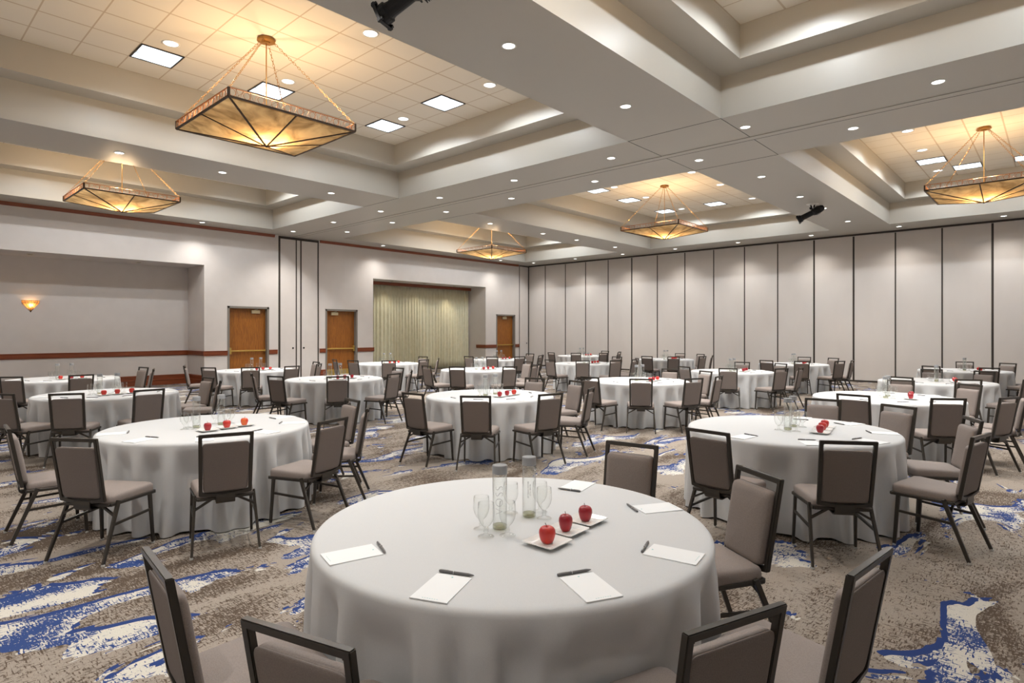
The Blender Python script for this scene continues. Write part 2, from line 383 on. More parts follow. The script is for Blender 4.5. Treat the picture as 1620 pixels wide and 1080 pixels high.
bm = bmesh.new(); box(bm, x, x+.022, 21.90, 22.62, ZB-.07, ZB-.02); mk('door_head', bm, M['seam'], pd)
knob(22.45, 1.11, pd)
# doors
for i, (a, c_, side) in enumerate(DO):
    bm = bmesh.new(); x = XL; fw = .065; r = .13
    box(bm, x-r-.05, x+.012, a, a+fw, 0, DH); box(bm, x-r-.05, x+.012, c_-fw, c_, 0, DH); box(bm, x-r-.05, x+.012, a, c_, DH-fw, DH)
    dr = struct(mk('door_%d' % (i+1), bm, M['jamb']))
    bm = bmesh.new(); box(bm, x-r-.045, x-r, a+fw, c_-fw, .01, DH-fw); mk('door_leaf', bm, M['door'], dr)
    y0, y1 = a+fw, c_-fw; xf = x-r
    bm = bmesh.new(); bar(bm, (xf+.06,y0+.02,1.05), (xf+.06,y1-.02,1.05), .035, .045, bev=.006)
    ye = y0+.05 if side == 'left' else y1-.05
    box(bm, xf, xf+.08, ye-.035, ye+.035, .95, 1.16, .006); yo = y1-.04 if side == 'left' else y0+.04; box(bm, xf, xf+.075, yo-.02, yo+.02, 1.02, 1.08, .004)
    mk('push_bar', bm, M['brass'], dr)
    bm = bmesh.new(); ym = y0+.72*(y1-y0) if i == 0 else y0+.30*(y1-y0) if i == 1 else y0+.5*(y1-y0)
    box(bm, xf, xf+.06, ym-.14, ym+.14, DH-.22, DH-.11, .006); bar(bm, (xf+.05,ym-.05,DH-.11), (xf+.10,ym+.05,DH-.08), .02, .02)
    mk('door_closer', bm, M['satin'], dr)
    bm = bmesh.new(); box(bm, xf, xf+.003, y0+.03, y1-.03, .03, .30); mk('kick_plate', bm, M['brass'], dr)
# wall mouldings
def mould(name, segs, prof, mt):
    # prof: list of (depth, z); segs: list of ((x,y),(x,y), normal)
    bm = bmesh.new()
    for p, q, n in segs:
        A = [bm.verts.new((p[0]+n[0]*d_, p[1]+n[1]*d_, z)) for d_, z in prof]; B = [bm.verts.new((q[0]+n[0]*d_, q[1]+n[1]*d_, z)) for d_, z in prof]
        k = len(prof)
        for i in range(k): bm.faces.new((A[i], A[(i+1)%k], B[(i+1)%k], B[i]))
        bm.faces.new(A[::-1]); bm.faces.new(B)
    return struct(mk(name, bm, mt))
rail = [(0,.92),(.022,.92),(.022,.945),(.034,.955),(.034,1.045),(.045,1.055),(.045,1.072),(0,1.072)]
xb = XL-1.36; n = (1,0)
main = [(YN,REC[0]),(REC[1],7.95),(9.31,9.60),(11.17,11.40),(12.74,CUR[0]+.03),(CUR[1],20.28),(21.61,21.88)]
segs = [((XL,a),(XL,c_),n) for a, c_ in main] + [((xb,REC[0]),(xb,REC[1]),n), ((xb,REC[1]),(XL+.034,REC[1]),(0,-1)), ((xb,REC[0]),(XL,REC[0]),(0,1)), ((XL-.6,CUR[1]),(XL+.034,CUR[1]),(0,-1))]
mould('trim_2', segs, rail, M['mahog'])
base = [(0,0),(.03,0),(.03,.15),(.045,.155),(.045,.17),(.02,.18),(.02,.27),(.028,.28),(.028,.305),(0,.315)]
segs = [((XL,a),(XL,c_),n) for a, c_ in main] + [((xb,REC[0]),(xb,REC[1]),n), ((xb,REC[1]),(XL+.03,REC[1]),(0,-1)), ((xb,REC[0]),(XL,REC[0]),(0,1)), ((XL-.9,CUR[1]),(XL+.03,CUR[1]),(0,-1))]
mould('baseboard_left', segs, base, M['mahog'])
crown = [(0,4.86),(.02,4.86),(.03,4.875),(.05,4.93),(.065,4.94),(.065,4.952),(0,4.952)]
mould('trim_3', [((XL,YN),(XL,9.50),n), ((XL,11.18),(XL,21.84),n)], crown, M['mahog'])
# valance over the curtain
bm = bmesh.new(); box(bm, XL-1.0, XL-.96, CUR[0]+.01, CUR[1]-.01, 3.60, 3.73, .004); struct(mk('trim_4', bm, M['mahog']))
# curtain
bm = bmesh.new(); random.seed(4); ny, nz_ = 620, 10; g = []
ya, yb = CUR[0]+.03, CUR[1]-.03; per = .165; ph = [random.uniform(0,6) for _ in range(8)]
for i in range(ny+1):
    y = ya+(yb-ya)*i/ny; row = []
    p = 2*PI*y/per + 1.6*math.sin(y*1.9+ph[0]) + .9*math.sin(y*5.3+ph[1])
    for j in range(nz_+1):
        t = j/nz_; z = .02+3.66*t
        amp = .032+.034*(1-t)*(.6+.4*math.sin(y*3.1+ph[2]))
        xx = XL-1.12 + amp*math.sin(p+.25*math.sin(z*1.3+y)) + .02*(1-t)*math.sin(p*.5+ph[3])
        row.append(bm.verts.new((xx, y+.012*math.cos(p), z)))
    g.append(row)
for i in range(ny):
    for j in range(nz_): bm.faces.new((g[i][j], g[i+1][j], g[i+1][j+1], g[i][j+1]))
cu = mk('curtain', bm, M['curtain'], None, True); md = cu.modifiers.new('s','SOLIDIFY'); md.thickness = .004
tag(cu, 'wide pleated olive cream curtain filling the recess between two wooden doors', 'curtain')

# ------------------------------------------------------------ ceiling fixtures
def ring_disc(R, mt_l, nm):
    root = thing(nm, '', 'ceiling light')
    bm = bmesh.new(); lathe(bm, [(R*.80,-.004),(R*.84,-.009),(R,-.006),(R,0),(R*.80,0)], 28, False, False); mk('trim_ring', bm, M['trim'], root, True)
    bm = bmesh.new(); lathe(bm, [(0,-.003),(R*.82,-.003),(R*.82,0)], 28, False, False); mk('lens', bm, mt_l, root)
    freeze(root); return root
dl = ring_disc(.088, M['lens'], 'downlight')
for (x, y, nm, g_) in LOW:
    place(dl, (x, y, ZB), 0, 'downlight %s' % nm, 'ceiling light', 'downlights ' + g_)
hl = ring_disc(.125, M['lens_high'], 'tile_downlight')
CXN = {-8.745: 'middle', -16.05: 'left', -1.225: 'right'}
for i, (x, y, cx, yt) in enumerate(HIGH):
    cn = CXN[min(CXN, key=lambda q: abs(q-cx))]
    place(hl, (x, y, ZC), 0, 'round light in the %s %s coffer, %s side, %s from its far edge' % ('near' if yt < 10 else 'far', cn, 'left' if x < cx else 'right', ORD[i % 3]), 'ceiling light', 'round lights in the tiled coffers')
def fluor():
    root = thing('fluorescent_panel', '', 'ceiling light'); a = TILE/2-.006
    bm = bmesh.new()
    for q in ((-a,a,-a,-a+.022),(-a,a,a-.022,a),(-a,-a+.022,-a+.022,a-.022),(a-.022,a,-a+.022,a-.022)): box(bm, *q, -.012, 0)
    mk('frame', bm, M['black'], root)
    bm = bmesh.new(); a -= .022; box(bm, -a, a, -a, a, -.006, 0); mk('lens', bm, M['fluor'], root)
    freeze(root); return root
fp = fluor(); random.seed(2)
for (x, y, yt, ix, iy) in PANELS:
    cn = 'left' if x < -13 else 'middle' if x < -5 else 'right'
    place(fp, (x, y, ZC), random.choice([0,PI/2,PI]), 'fluorescent panel in %s %s coffer, %s from left, %s row from far edge' % ('near' if yt < 10 else 'far', cn, ORD[ix], ORD[iy]), 'ceiling light', 'square fluorescent panels in the tiles')

# ------------------------------------------------------------ chandeliers
def chandelier():
    S = .93; zr = 4.69; zt = 4.447; bh = .115
    root = thing('chandelier', '', 'chandelier')
    bm = bmesh.new(); lathe(bm, [(0,ZC-.075),(.05,ZC-.07),(.06,ZC-.05),(.13,ZC-.045),(.14,ZC-.03),(.12,ZC-.025),(.12,ZC)], 8); mk('canopy', bm, M['gold'], root)
    bm = bmesh.new(); tube(bm, [(0,0,ZC-.06),(0,0,zt+.02)], .009, 8); mk('rod', bm, M['gold'], root)
    cs = [(-S,-S),(S,-S),(S,S),(-S,S)]
    for (cx, cy) in cs:
        bm = bmesh.new(); p = Vector((cx*.985, cy*.985, zr+bh)); q = Vector((.07*(1 if cx > 0 else -1), .07*(1 if cy > 0 else -1), ZC-.05))
        Ln = (q-p).length; nl = int(Ln/.046); t = (q-p).normalized(); s = t.cross(Vector((0,0,1))).normalized(); u = s.cross(t)
        for i in range(nl):
            c0 = p+(q-p)*((i+.5)/nl); a, b_ = (s, u) if i % 2 else (u, s)
            pts = [c0 + t*math.cos(2*PI*k/10)*.030 + a*math.sin(2*PI*k/10)*.014 for k in range(10)]
            tube(bm, pts, .0032, 4, True)
        mk('chain', bm, M['gold'], root)
    # bottom frame
    bm = bmesh.new()
    for i in range(4):
        a, c_ = cs[i], cs[(i+1)%4]; bar(bm, (*a,zr), (*c_,zr), .026, .022, bev=0)
    for a in cs: box(bm, a[0]-.014, a[0]+.014, a[1]-.014, a[1]+.014, zr, zr+bh)
    mk('rim_frame', bm, M['leading'], root)
    bm = bmesh.new()
    for i in range(4):
        a, c_ = Vector((*cs[i],0)), Vector((*cs[(i+1)%4],0)); dv = (c_-a); n_ = 10
        bar(bm, (a.x,a.y,zr+bh), (c_.x,c_.y,zr+bh), .012, .010, bev=0)
        for k in range(n_):
            for frac, kind in ((.25,'o'),(.75,'v')):
                m0 = a+dv*((k+frac)/n_); u = dv.normalized(); hw = dv.length/n_*.25; zc = zr+bh/2
                if kind == 'o': tube(bm, [m0+u*math.cos(2*PI*j/14)*.042+Vector((0,0,zc+math.sin(2*PI*j/14)*.046)) for j in range(14)], .0035, 4, True)
                else:
                    tube(bm, [m0-u*hw+Vector((0,0,zr+bh)), m0+Vector((0,0,zr)), m0+u*hw+Vector((0,0,zr+bh))], .0035, 4)
                    tube(bm, [m0-u*hw+Vector((0,0,zr)), m0-u*hw+Vector((0,0,zr+bh))], .003, 4)
    mk('gallery_band', bm, M['copper'], root)
    T = Vector((0,0,zt))
    ring = []
    for i in range(4): a, c_ = cs[i], cs[(i+1)%4]; ring += [Vector((*a,zr)), Vector(((a[0]+c_[0])/2,(a[1]+c_[1])/2,zr))]
    for i in range(8):
        A, B = ring[i], ring[(i+1)%8]; bm = bmesh.new(); n_ = 6
        rows = [[bm.verts.new(A.lerp(B, j/n_).lerp(T, k/n_) if k < n_ else T + (A.lerp(B, j/n_)-T)*.01) for j in range(n_+1)] for k in range(n_+1)]
        for k in range(n_):
            for j in range(n_): bm.faces.new((rows[k][j], rows[k][j+1], rows[k+1][j+1], rows[k+1][j]))
        mk('glass_panel', bm, M['alab'], root)
        bm = bmesh.new(); bar(bm, A+Vector((0,0,-.004)), T+Vector((0,0,-.004)), .026 if i%2==0 else .018, .014, bev=0); mk('rib', bm, M['leading'], root)
    bm = bmesh.new(); lathe(bm, [(0,-.02),(.012,-.015),(.025,0),(.02,.012),(0,.015)], 12); o = mk('finial', bm, M['leading'], root, True); o.location = (0,0,zt)
    freeze(root); return root
ch = chandelier()
for (x, y, nm) in ((-8.78,4.13,'hanging in the near middle coffer, the largest in view'), (-16.05,4.13,'hanging in the near left coffer above the wall sconce'),
                   (-16.05,16.35,'hanging in the far left coffer in front of the curtain'), (-8.78,16.35,'hanging in the far middle coffer'), (-1.225,16.35,'hanging at the right edge in the far right coffer'),
                   (-1.225,4.13,'added unseen in the near right coffer above the camera')):  # unseen chandelier added for its light on the ceiling
    place(ch, (x, y, 0), 0, 'square amber glass chandelier '+nm, 'chandelier', 'square glass chandeliers')
    for dx, dy in ((.13,.13),(-.13,.13),(.13,-.13),(-.13,-.13)):
        lamp('POINT', 'chandelier_bulb', (x+dx, y+dy, 4.60), CHAND_W, (1, .70, .40), .035)

# sconce
sx = XL-1.36
sc = thing('wall_sconce', 'small fan shaped amber glass sconce glowing on the stage recess wall', 'wall lamp', (sx, 3.21, 2.24))
def pyr(name, z0, z1, r0, r1, mt):
    bm = bmesh.new(); n_ = 4; A = []; B = []
    for k in range(n_+1):
        t = -PI/2+PI*k/n_; A.append(Vector((.62*r0*math.cos(t), r0*math.sin(t), z0))); B.append(Vector((.62*r1*math.cos(t), r1*math.sin(t), z1)))
    for k in range(n_): bm.faces.new([bm.verts.new(v) for v in (A[k],A[k+1],B[k+1],B[k])])
    bmesh.ops.remove_doubles(bm, verts=bm.verts, dist=1e-4)
    mk(name, bm, mt, sc); return A, B
A, B = pyr('glass_shade', .0, .235, .012, .195, M['sconceglass']); A2, B2 = pyr('glass_band', .24, .295, .198, .198, M['sconceglass'])
bm = bmesh.new()
for k in range(5): tube(bm, [A[k], B[k], B2[k]], .004, 6)
for k in range(4):
    tube(bm, [B[k], B[k+1]], .004, 6); tube(bm, [B2[k], B2[k+1]], .005, 6); tube(bm, [(A[k]+A[k+1])/2, (B[k]+B[k+1])/2], .0025, 5)
    tube(bm, [A2[k].lerp(A2[k+1],.5), B2[k].lerp(B2[k+1],.2)], .0025, 5); tube(bm, [A2[k].lerp(A2[k+1],.5), B2[k].lerp(B2[k+1],.8)], .0025, 5)
lathe(bm, [(0,-.03),(.015,-.02),(.02,.005),(0,.01)], 10)
mk('metal_frame', bm, M['leading'], sc)
bm = bmesh.new(); box(bm, 0, .01, -.06, .06, .05, .25); mk('back_plate', bm, M['leading'], sc)
lamp('POINT', 'sconce_bulb', (sx+.06, 3.21, 2.24+.17), 5, (1,.62,.30), .02)
# unlit gimbals of the stage recess and small lights of the curtain recess
gz = thing('recess_downlight', '', 'ceiling light')
bm = bmesh.new(); lathe(bm, [(.055,-.002),(.06,-.008),(.08,-.005),(.08,0)], 20, False, False); mk('trim_ring', bm, M['satin'], gz)
bm = bmesh.new(); lathe(bm, [(0,-.02),(.045,-.02),(.055,0)], 20, True, False); mk('lens', bm, M['lens_off'], gz); freeze(gz)
for y, nm in ((3.1,'left one'),(5.65,'right one')): place(gz, (XL-.68, y, REC[2]), 0, 'unlit round spotlight in the stage recess soffit, %s' % nm, 'ceiling light', 'unlit spots in the stage recess')
for y, nm in ((14.7,'left one'),(16.4,'middle one'),(18.1,'right one')):
    place(gz, (XL-.5, y, CUR[2]), 0, 'tiny round spotlight in the soffit above the curtain, %s' % nm, 'ceiling light', 'small spots above the curtain')
lamp('SPOT', 'curtain_spot', (XL-.5, 18.1, CUR[2]-.04), 45, (1,.84,.6), .03, math.radians(70), .8, (0, math.radians(16), 0))
lamp('SPOT', 'curtain_spot', (XL-.5, 14.7, CUR[2]-.04), 22, (1,.88,.68), .03, math.radians(80), .8, (0, math.radians(16), 0))
lamp('SPOT', 'curtain_spot', (XL-.5, 16.4, CUR[2]-.04), 18, (1,.88,.68), .03, math.radians(80), .8, (0, math.radians(16), 0))

# theatre spotlights
def stage_light(lens, dirv, label, mount):
    d_ = Vector(dirv).normalized(); root = thing('stage_spotlight', label, 'spotlight', lens, 0, 'black theatre spotlights under the beam')
    q = d_.to_track_quat('Z', 'Y').to_matrix().to_4x4()
    def part(name, bm, mt, sm=False):
        bmesh.ops.transform(bm, matrix=q, verts=bm.verts); return mk(name, bm, mt, root, sm)
    bm = bmesh.new(); lathe(bm, [(.0,.03),(.075,.03),(.085,.0),(.095,0),(.095,.09),(.078,.10),(.072,.13),(.070,.36),(.088,.39),(.095,.42),(.095,.56),(.08,.62),(.05,.66),(.0,.67)], 20); part('body', bm, M['black'])
    bm = bmesh.new()
    for k in range(4):
        a = PI/4+k*PI/2; r_ = .115; box(bm, math.cos(a)*r_-.012, math.cos(a)*r_+.012, math.sin(a)*r_-.012, math.sin(a)*r_+.012, -.01, .05)
    box(bm, -.10, .10, -.10, -.09, 0, .03); box(bm, -.10, .10, .09, .10, 0, .03); box(bm, -.10, -.09, -.10, .10, 0, .03); box(bm, .09, .10, -.10, .10, 0, .03)
    part('lens_holder', bm, M['black'])
    bm = bmesh.new()
    for k in range(5): box(bm, -.10, .10, -.10, .10, .44+k*.022, .448+k*.022)
    box(bm, -.012, .012, .09, .15, .36, .40); box(bm, .09, .16, -.01, .01, .37, .385); box(bm, -.16, -.09, -.01, .01, .37, .385)
    part('cooling_fins', bm, M['black'])
    bm = bmesh.new()
    for s_ in (-.045, .045):
        pv = q @ Vector((s_*2.1, .0, .38)); top = Vector(mount)-Vector(lens); bar(bm, pv, (top.x+s_, top.y, top.z-.02), .035, .008, bev=0)
    mk('yoke', bm, M['black'], root)
    bm = bmesh.new(); lathe(bm, [(0,-.03),(.05,-.03),(.06,-.012),(.15,-.01),(.15,0)], 24); o = mk('ceiling_plate', bm, M['trim'], root); o.location = Vector(mount)-Vector(lens)
    return root
stage_light((-4.66,3.28,4.59), (.85,.30,.40), 'black theatre spotlight at the top edge under the near central beam', (-4.34,3.42,ZB))
stage_light((-5.02,16.42,4.56), (.83,.26,.42), 'black theatre spotlight under the far central beam before the panelled wall', (-4.70,16.54,ZB))

# ------------------------------------------------------------ chair
def rrect(w1, w2, h, r, n=5):   # outline: trapezoid w1 at y=-h/2, w2 at y=h/2
    cs = [(w2/2-r, h/2-r, 0), (-w2/2+r, h/2-r, PI/2), (-w1/2+r, -h/2+r, PI), (w1/2-r, -h/2+r, 1.5*PI)]
    return [(cx+r*math.cos(a0+PI/2*k/n), cy+r*math.sin(a0+PI/2*k/n)) for cx, cy, a0 in cs for k in range(n+1)]
def loft(bm, outl, layers, fn):
    rings = [[bm.verts.new(fn(x*s if not isinstance(s, tuple) else x*s[0], y*s if not isinstance(s, tuple) else y*s[1], t)) for x, y in outl] for s, t in layers]
    n = len(outl)
    for A, B in zip(rings, rings[1:]):
        for k in range(n): bm.faces.new((A[k], A[(k+1)%n], B[(k+1)%n], B[k]))
    for R_, t, inv in ((rings[0], layers[0][1], True), (rings[-1], layers[-1][1], False)):
        c0 = bm.verts.new(fn(0, 0, t + (0 if inv else .003)))
        for k in range(n): bm.faces.new((c0, R_[k], R_[(k+1)%n]))
def lean(z): return -.224 - .080*((z-.44)/.46)
def make_chair():
    root = thing('banquet_chair', '', 'chair')
    bm = bmesh.new(); ol = rrect(.395, .450, .415, .045, 6)
    loft(bm, ol, [(.97,.412),(.995,.416),(1.0,.425),(1.0,.452),(.99,.466),(.965,.476),(.90,.483),(.75,.488),(.5,.491),(.2,.492)], lambda x, y, t: (x, y+.012, t - (.006*(1-(y/.22)) if t > .45 else 0)))
    mk('seat', bm, M['fabric'], root, True)
    bm = bmesh.new(); z = .404
    P = [(-.19,-.192,z),(.19,-.192,z),(.220,.215,z),(-.220,.215,z)]
    for i in range(4): bar(bm, P[i], P[(i+1)%4], .022, .022, bev=.002)
    for x in (-.07,.07): bar(bm, (x,-.20,z-.004), (x,.2,z-.004), .02, .012, bev=0)
    mk('seat_frame', bm, M['frame'], root)
    def lg(p, q): bm = bmesh.new(); bar(bm, p, q, .022, .030, up=(0,1,0), w2=.018, bev=.003); return bm
    for s in (-1, 1):
        bmr = lg((s*.205,-.130,.425), (s*.232,-.300,.012)); l1 = mk('leg', bmr, M['frame'], root)
        bmf = lg((s*.216,.165,.405), (s*.226,.190,.012)); l2 = mk('leg', bmf, M['frame'], root)
        for l_, (gx, gy) in ((l1,(s*.233,-.302)),(l2,(s*.226,.191))):
            bm = bmesh.new(); lathe(bm, [(.012,0),(.013,.006),(.011,.016)], 8); bmesh.ops.translate(bm, verts=bm.verts, vec=(gx,gy,0)); mk('glide', bm, M['glide'], l_)
    for s in (-1, 1):
        bm = bmesh.new(); bar(bm, (s*.215,-.195,.262), (s*.220,.178,.275), .014, .018, bev=0); mk('stretcher', bm, M['frame'], root)
        bm = bmesh.new(); bar(bm, (s*.212,-.178,.325), (s*.09,-.16,.392), .016, .016, bev=0); mk('brace', bm, M['frame'], root)
    # back frame: closed mitred loop
    def loop(o_):
        pts = []
        hw_t, hw_b, zt, zb = .176+o_, .170+o_, .897+o_, .452-o_
        pts += [(hw_t, zt), (-hw_t, zt)]
        nb = 10
        for k in range(nb+1):
            x = -hw_b+2*hw_b*k/nb; pts.append((x, zb-.020*(1-(x/hw_b)**2)))
        return pts
    bm = bmesh.new(); I, O = loop(-.013), loop(.013); n_ = len(I); D = .012
    V = {}; D = .013
    for nm, P_ in (('i', I), ('o', O)):
        for sgn in (-1, 1): V[nm, sgn] = [bm.verts.new((x, lean(z)+sgn*D, z)) for x, z in P_]
    for k in range(n_):
        j = (k+1) % n_
        bm.faces.new((V['i',1][k],V['i',1][j],V['o',1][j],V['o',1][k])); bm.faces.new((V['i',-1][k],V['o',-1][k],V['o',-1][j],V['i',-1][j]))
        bm.faces.new((V['o',1][k],V['o',1][j],V['o',-1][j],V['o',-1][k])); bm.faces.new((V['i',1][k],V['i',-1][k],V['i',-1][j],V['i',1][j]))
    bmesh.ops.recalc_face_normals(bm, faces=bm.faces)
    bmesh.ops.bevel(bm, geom=[e for e in bm.edges if e.calc_face_angle(0) > .9], offset=.0035, segments=2, affect='EDGES')
    mk('back_frame', bm, M['frame'], root)
    # cushion: outline in (x, z) about zc
    zc, hh = .654, .368
    ol = rrect(.310, .322, hh, .026, 5)
    def sag(x, zz): return -.018*(1-min(1, (x/.18)**2)) if zz < 0 else 0
    def f1(x, zz, t): z = zc+zz+sag(x, zz)*min(1, -zz/.15 if zz < 0 else 0); return (x, lean(z)+t+.010*(1-(x/.19)**2)*(1 if t > .02 else 0), z)
    bm = bmesh.new(); loft(bm, ol, [(.96,.0),(1.0,.004),(1.0,.020),(.985,.031),(.94,.038),(.8,.042),(.4,.044)], f1)
    mk('back_cushion', bm, M['fabric'], root, True)
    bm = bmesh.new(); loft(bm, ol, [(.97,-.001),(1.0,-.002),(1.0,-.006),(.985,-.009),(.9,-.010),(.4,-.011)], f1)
    o = mk('back_panel', bm, M['fabric_shaded'], root, True); o['label'] = 'rear panel of the backrest, shade put into its colour'
    # bracket
    prof = [(-.234,.438),(-.236,.41),(-.233,.388),(-.220,.374),(-.195,.369),(-.02,.382)]
    bm = bmesh.new(); rings = []
    for i, (y, z) in enumerate(prof):
        a = prof[max(0,i-1)]; b_ = prof[min(len(prof)-1,i+1)]; t = Vector((b_[0]-a[0], b_[1]-a[1])).normalized(); nn = Vector((-t.y, t.x))*.005
        rings.append([bm.verts.new((sx_*.066, y+sg*nn.x, z+sg*nn.y)) for sx_, sg in ((-1,-1),(1,-1),(1,1),(-1,1))])
    for A_, B_ in zip(rings, rings[1:]):
        for k in range(4): bm.faces.new((A_[k],A_[(k+1)%4],B_[(k+1)%4],B_[k]))
    bm.faces.new(rings[0]); bm.faces.new(rings[-1][::-1])
    mk('back_bracket', bm, M['frame'], root)
    freeze(root); return root
chair = make_chair()

# ------------------------------------------------------------ tables
R0 = .915
def cloth_mesh(seed, seats):
    rnd = random.Random(seed); seg, rows = 288, 16; bm = bmesh.new()
    K = 21; cen = []; a = 0
    for k in range(K): cen.append((2*PI*(k+rnd.uniform(-.28,.28))/K, rnd.uniform(.55,1.2), rnd.uniform(.05,.09), rnd.uniform(-.07,.07)))
    def fold(th, t):
        f = 0
        for c_, am, wd, dr in cen:
            d_ = (th-c_-dr*t+PI) % (2*PI)-PI
            f += am*math.exp(-(d_/wd)**2)
        return f-.42
    prof = [(0,.762),(.3,.762),(.6,.762),(.80,.762),(.87,.7615),(.893,.7595),(.906,.754),(.913,.745),(.916,.733)]
    rings = []
    for r, z in prof:
        rings.append([bm.verts.new((0,0,z))] if r == 0 else [bm.verts.new((r*math.cos(2*PI*k/seg), r*math.sin(2*PI*k/seg), z)) for k in range(seg)])
    for j in range(1, rows+1):
        t = j/rows; z = .733-(.733-.008)*t; e = min(1, t*3.6); e = e*e*(3-2*e)
        ring = []
        for k in range(seg):
            th = 2*PI*k/seg; ff = fold(th, t); rr = .916+.010*t+(ff*(.030*e+.044*t) if ff > 0 else ff*(.15*e+.03*t))
            for ca, rc in seats:      # the cloth gives way where a seat touches it
                dd = (th-ca+PI) % (2*PI)-PI
                if abs(dd) > .5: continue
                wt = min(1, max(0, (.42-abs(dd)*rr)/.17)); wt = wt*wt*(3-2*wt); wz = min(1, max(0, (.70-z)/.20)); wz = wz*wz*(3-2*wz)
                lim = rc-.232
                if rr > lim: rr += (lim-rr)*wt*wz
            ring.append(bm.verts.new((rr*math.cos(th), rr*math.sin(th), z + (.03*max(0,-fold(th,1)) if j == rows else 0))))
        rings.append(ring)
    for A_, B_ in zip(rings, rings[1:]):
        for k in range(seg):
            if len(A_) == 1: bm.faces.new((A_[0], B_[k], B_[(k+1)%seg]))
            else: bm.faces.new((A_[k], A_[(k+1)%seg], B_[(k+1)%seg], B_[k]))
    return bm
cloths = []
tb = thing('round_table', '', 'table')
bm = bmesh.new(); lathe(bm, [(0,.735),(.890,.735),(.895,.74),(.895,.754),(.89,.758),(0,.758)], 48); mk('tabletop', bm, M['ply'], tb)
for sx_ in (-1,1):
    for sy in (-1,1):
        bm = bmesh.new(); tube(bm, [(sx_*.40,sy*.30,.735),(sx_*.46,sy*.30,0)], .014, 8); mk('leg', bm, M['steel'], tb)
freeze(tb)
# bottle
def make_bottle(front):
    root = thing('water_bottle', '', 'bottle'); R = .0335; H = .295
    bm = bmesh.new(); lathe(bm, [(0,.002),(.030,.002),(R,.005),(R,H-.038),(R-.002,H-.036)], 32, True, False); mk('glass_body', bm, M['glass'], root, True)
    bm = bmesh.new(); lathe(bm, [(0,.001),(R-.003,.0025),(R-.0012,.006),(R-.0012,.020),(R-.006,.016),(0,.010)], 28, True, False); mk('glass_base', bm, M['thickglass'], root, True)
    bm = bmesh.new(); lathe(bm, [(0,.021),(R-.003,.021),(R-.0028,H-.055),(0,H-.055)], 28); mk('water', bm, M['water'], root, True)
    bm = bmesh.new(); lathe(bm, [(R+.0004,H-.040),(R+.0012,H-.038),(R+.0012,H-.003),(R-.001,H),(0,H)], 32, True, True); mk('cap', bm, M['cap'], root)
    # upright lettering that wraps the glass
    cu_ = bpy.data.curves.new('t', 'FONT'); cu_.body = 'VOSS' if front else 'ARTESIAN WATER\nSTILL 800 ML'; cu_.size = .052 if front else .010
    cu_.align_x = 'CENTER'; cu_.align_y = 'CENTER'; cu_.space_character = 1.15 if front else 1.0; cu_.offset = -.0017 if front else 0
    ot = bpy.data.objects.new('t', cu_); C.objects.link(ot); bpy.context.view_layer.update()
    me = bpy.data.meshes.new_from_object(ot.evaluated_get(bpy.context.evaluated_depsgraph_get())); bpy.data.objects.remove(ot)
    bm = bmesh.new(); bm.from_mesh(me)
    bmesh.ops.triangulate(bm, faces=bm.faces); bmesh.ops.subdivide_edges(bm, edges=[e for e in bm.edges if e.calc_length() > .008], cuts=2)
    for v in bm.verts:
        along, across = v.co.x, v.co.y
        rr = R+.0006; th = across/rr      # letters run upwards; their tops point left
        v.co = Vector((-rr*math.sin(th), -rr*math.cos(th), .140+along))
    mk('lettering', bm, M['letter'], root)
    freeze(root); return root
bottles = [make_bottle(True), make_bottle(False)]
# goblet
gb = thing('water_goblet', '', 'glass')
bm = bmesh.new(); lathe(bm, [(.037,.001),(.036,.003),(.028,.006),(.012,.010),(.008,.018),(.011,.026),(.008,.034),(.010,.044),(.024,.058),(.034,.078),(.038,.100),(.037,.125),(.0345,.152),(.0335,.1525)], 28, False, False); mk('bowl', bm, M['glass'], gb, True)
freeze(gb)
# plate
pl = thing('square_plate', '', 'plate')
bm = bmesh.new(); ol = rrect(.16,.16,.16,.010,3)
loft(bm, ol, [(.55,.0),(.60,.0),(.66,.006),(1.0,.016),(1.0,.0185),(.68,.0095),(.60,.0065)], lambda x, y, t: (x, y, t - (.003 if t > .0064 and abs(x) < 1e-9 and abs(y) < 1e-9 else 0))); mk('dish', bm, M['white'], pl, False)
freeze(pl)
def make_apple(mt, sx_, tall, lx):
    root = thing('red_apple', '', 'apple')
    prof = [(0,.008),(.008,.003),(.016,.0),(.022,.003),(.0285,.014),(.0335,.030),(.036,.044),(.034,.057),(.028,.066),(.020,.070),(.011,.069),(.004,.064),(0,.061)]
    bm = bmesh.new(); lathe(bm, [(r*sx_, z*tall) for r, z in prof], 24, False, False, mod=lambda a, z: 1+.035*math.cos(5*a)*(1-z/.05 if z < .05 else .3)); mk('fruit', bm, mt, root, True)
    bm = bmesh.new(); tube(bm, [(0,0,.060*tall),(.001*lx,0,.070*tall),(.006*lx,.001,.084*tall)], [.0012,.001,.0016], 6); mk('stem', bm, M['stem'], root)
    freeze(root); return root
apples = [make_apple(M['apple'],1,1,-1.6), make_apple(M['apple_dark'],.88,1.05,-.4), make_apple(M['apple_dark'],.92,1.0,-.9), make_apple(M['apple_orange'],.95,1.0,.8)]
npd = thing('notepad', '', 'notepad')
bm = bmesh.new(); box(bm, -.07, .07, -.108, .108, 0, .0035); mk('pages', bm, M['paper'], npd)
bm = bmesh.new(); lathe(bm, [(0,.0037),(.004,.0037),(.004,.004),(0,.004)], 10); bmesh.ops.translate(bm, verts=bm.verts, vec=(0,-.090,0))
for k in range(7): box(bm, -.03+k*.009, -.025+k*.009, .094, .0955, .0035, .0039)
mk('printed_mark', bm, M['ink'], npd)
freeze(npd)
pn = thing('ballpoint_pen', '', 'pen')
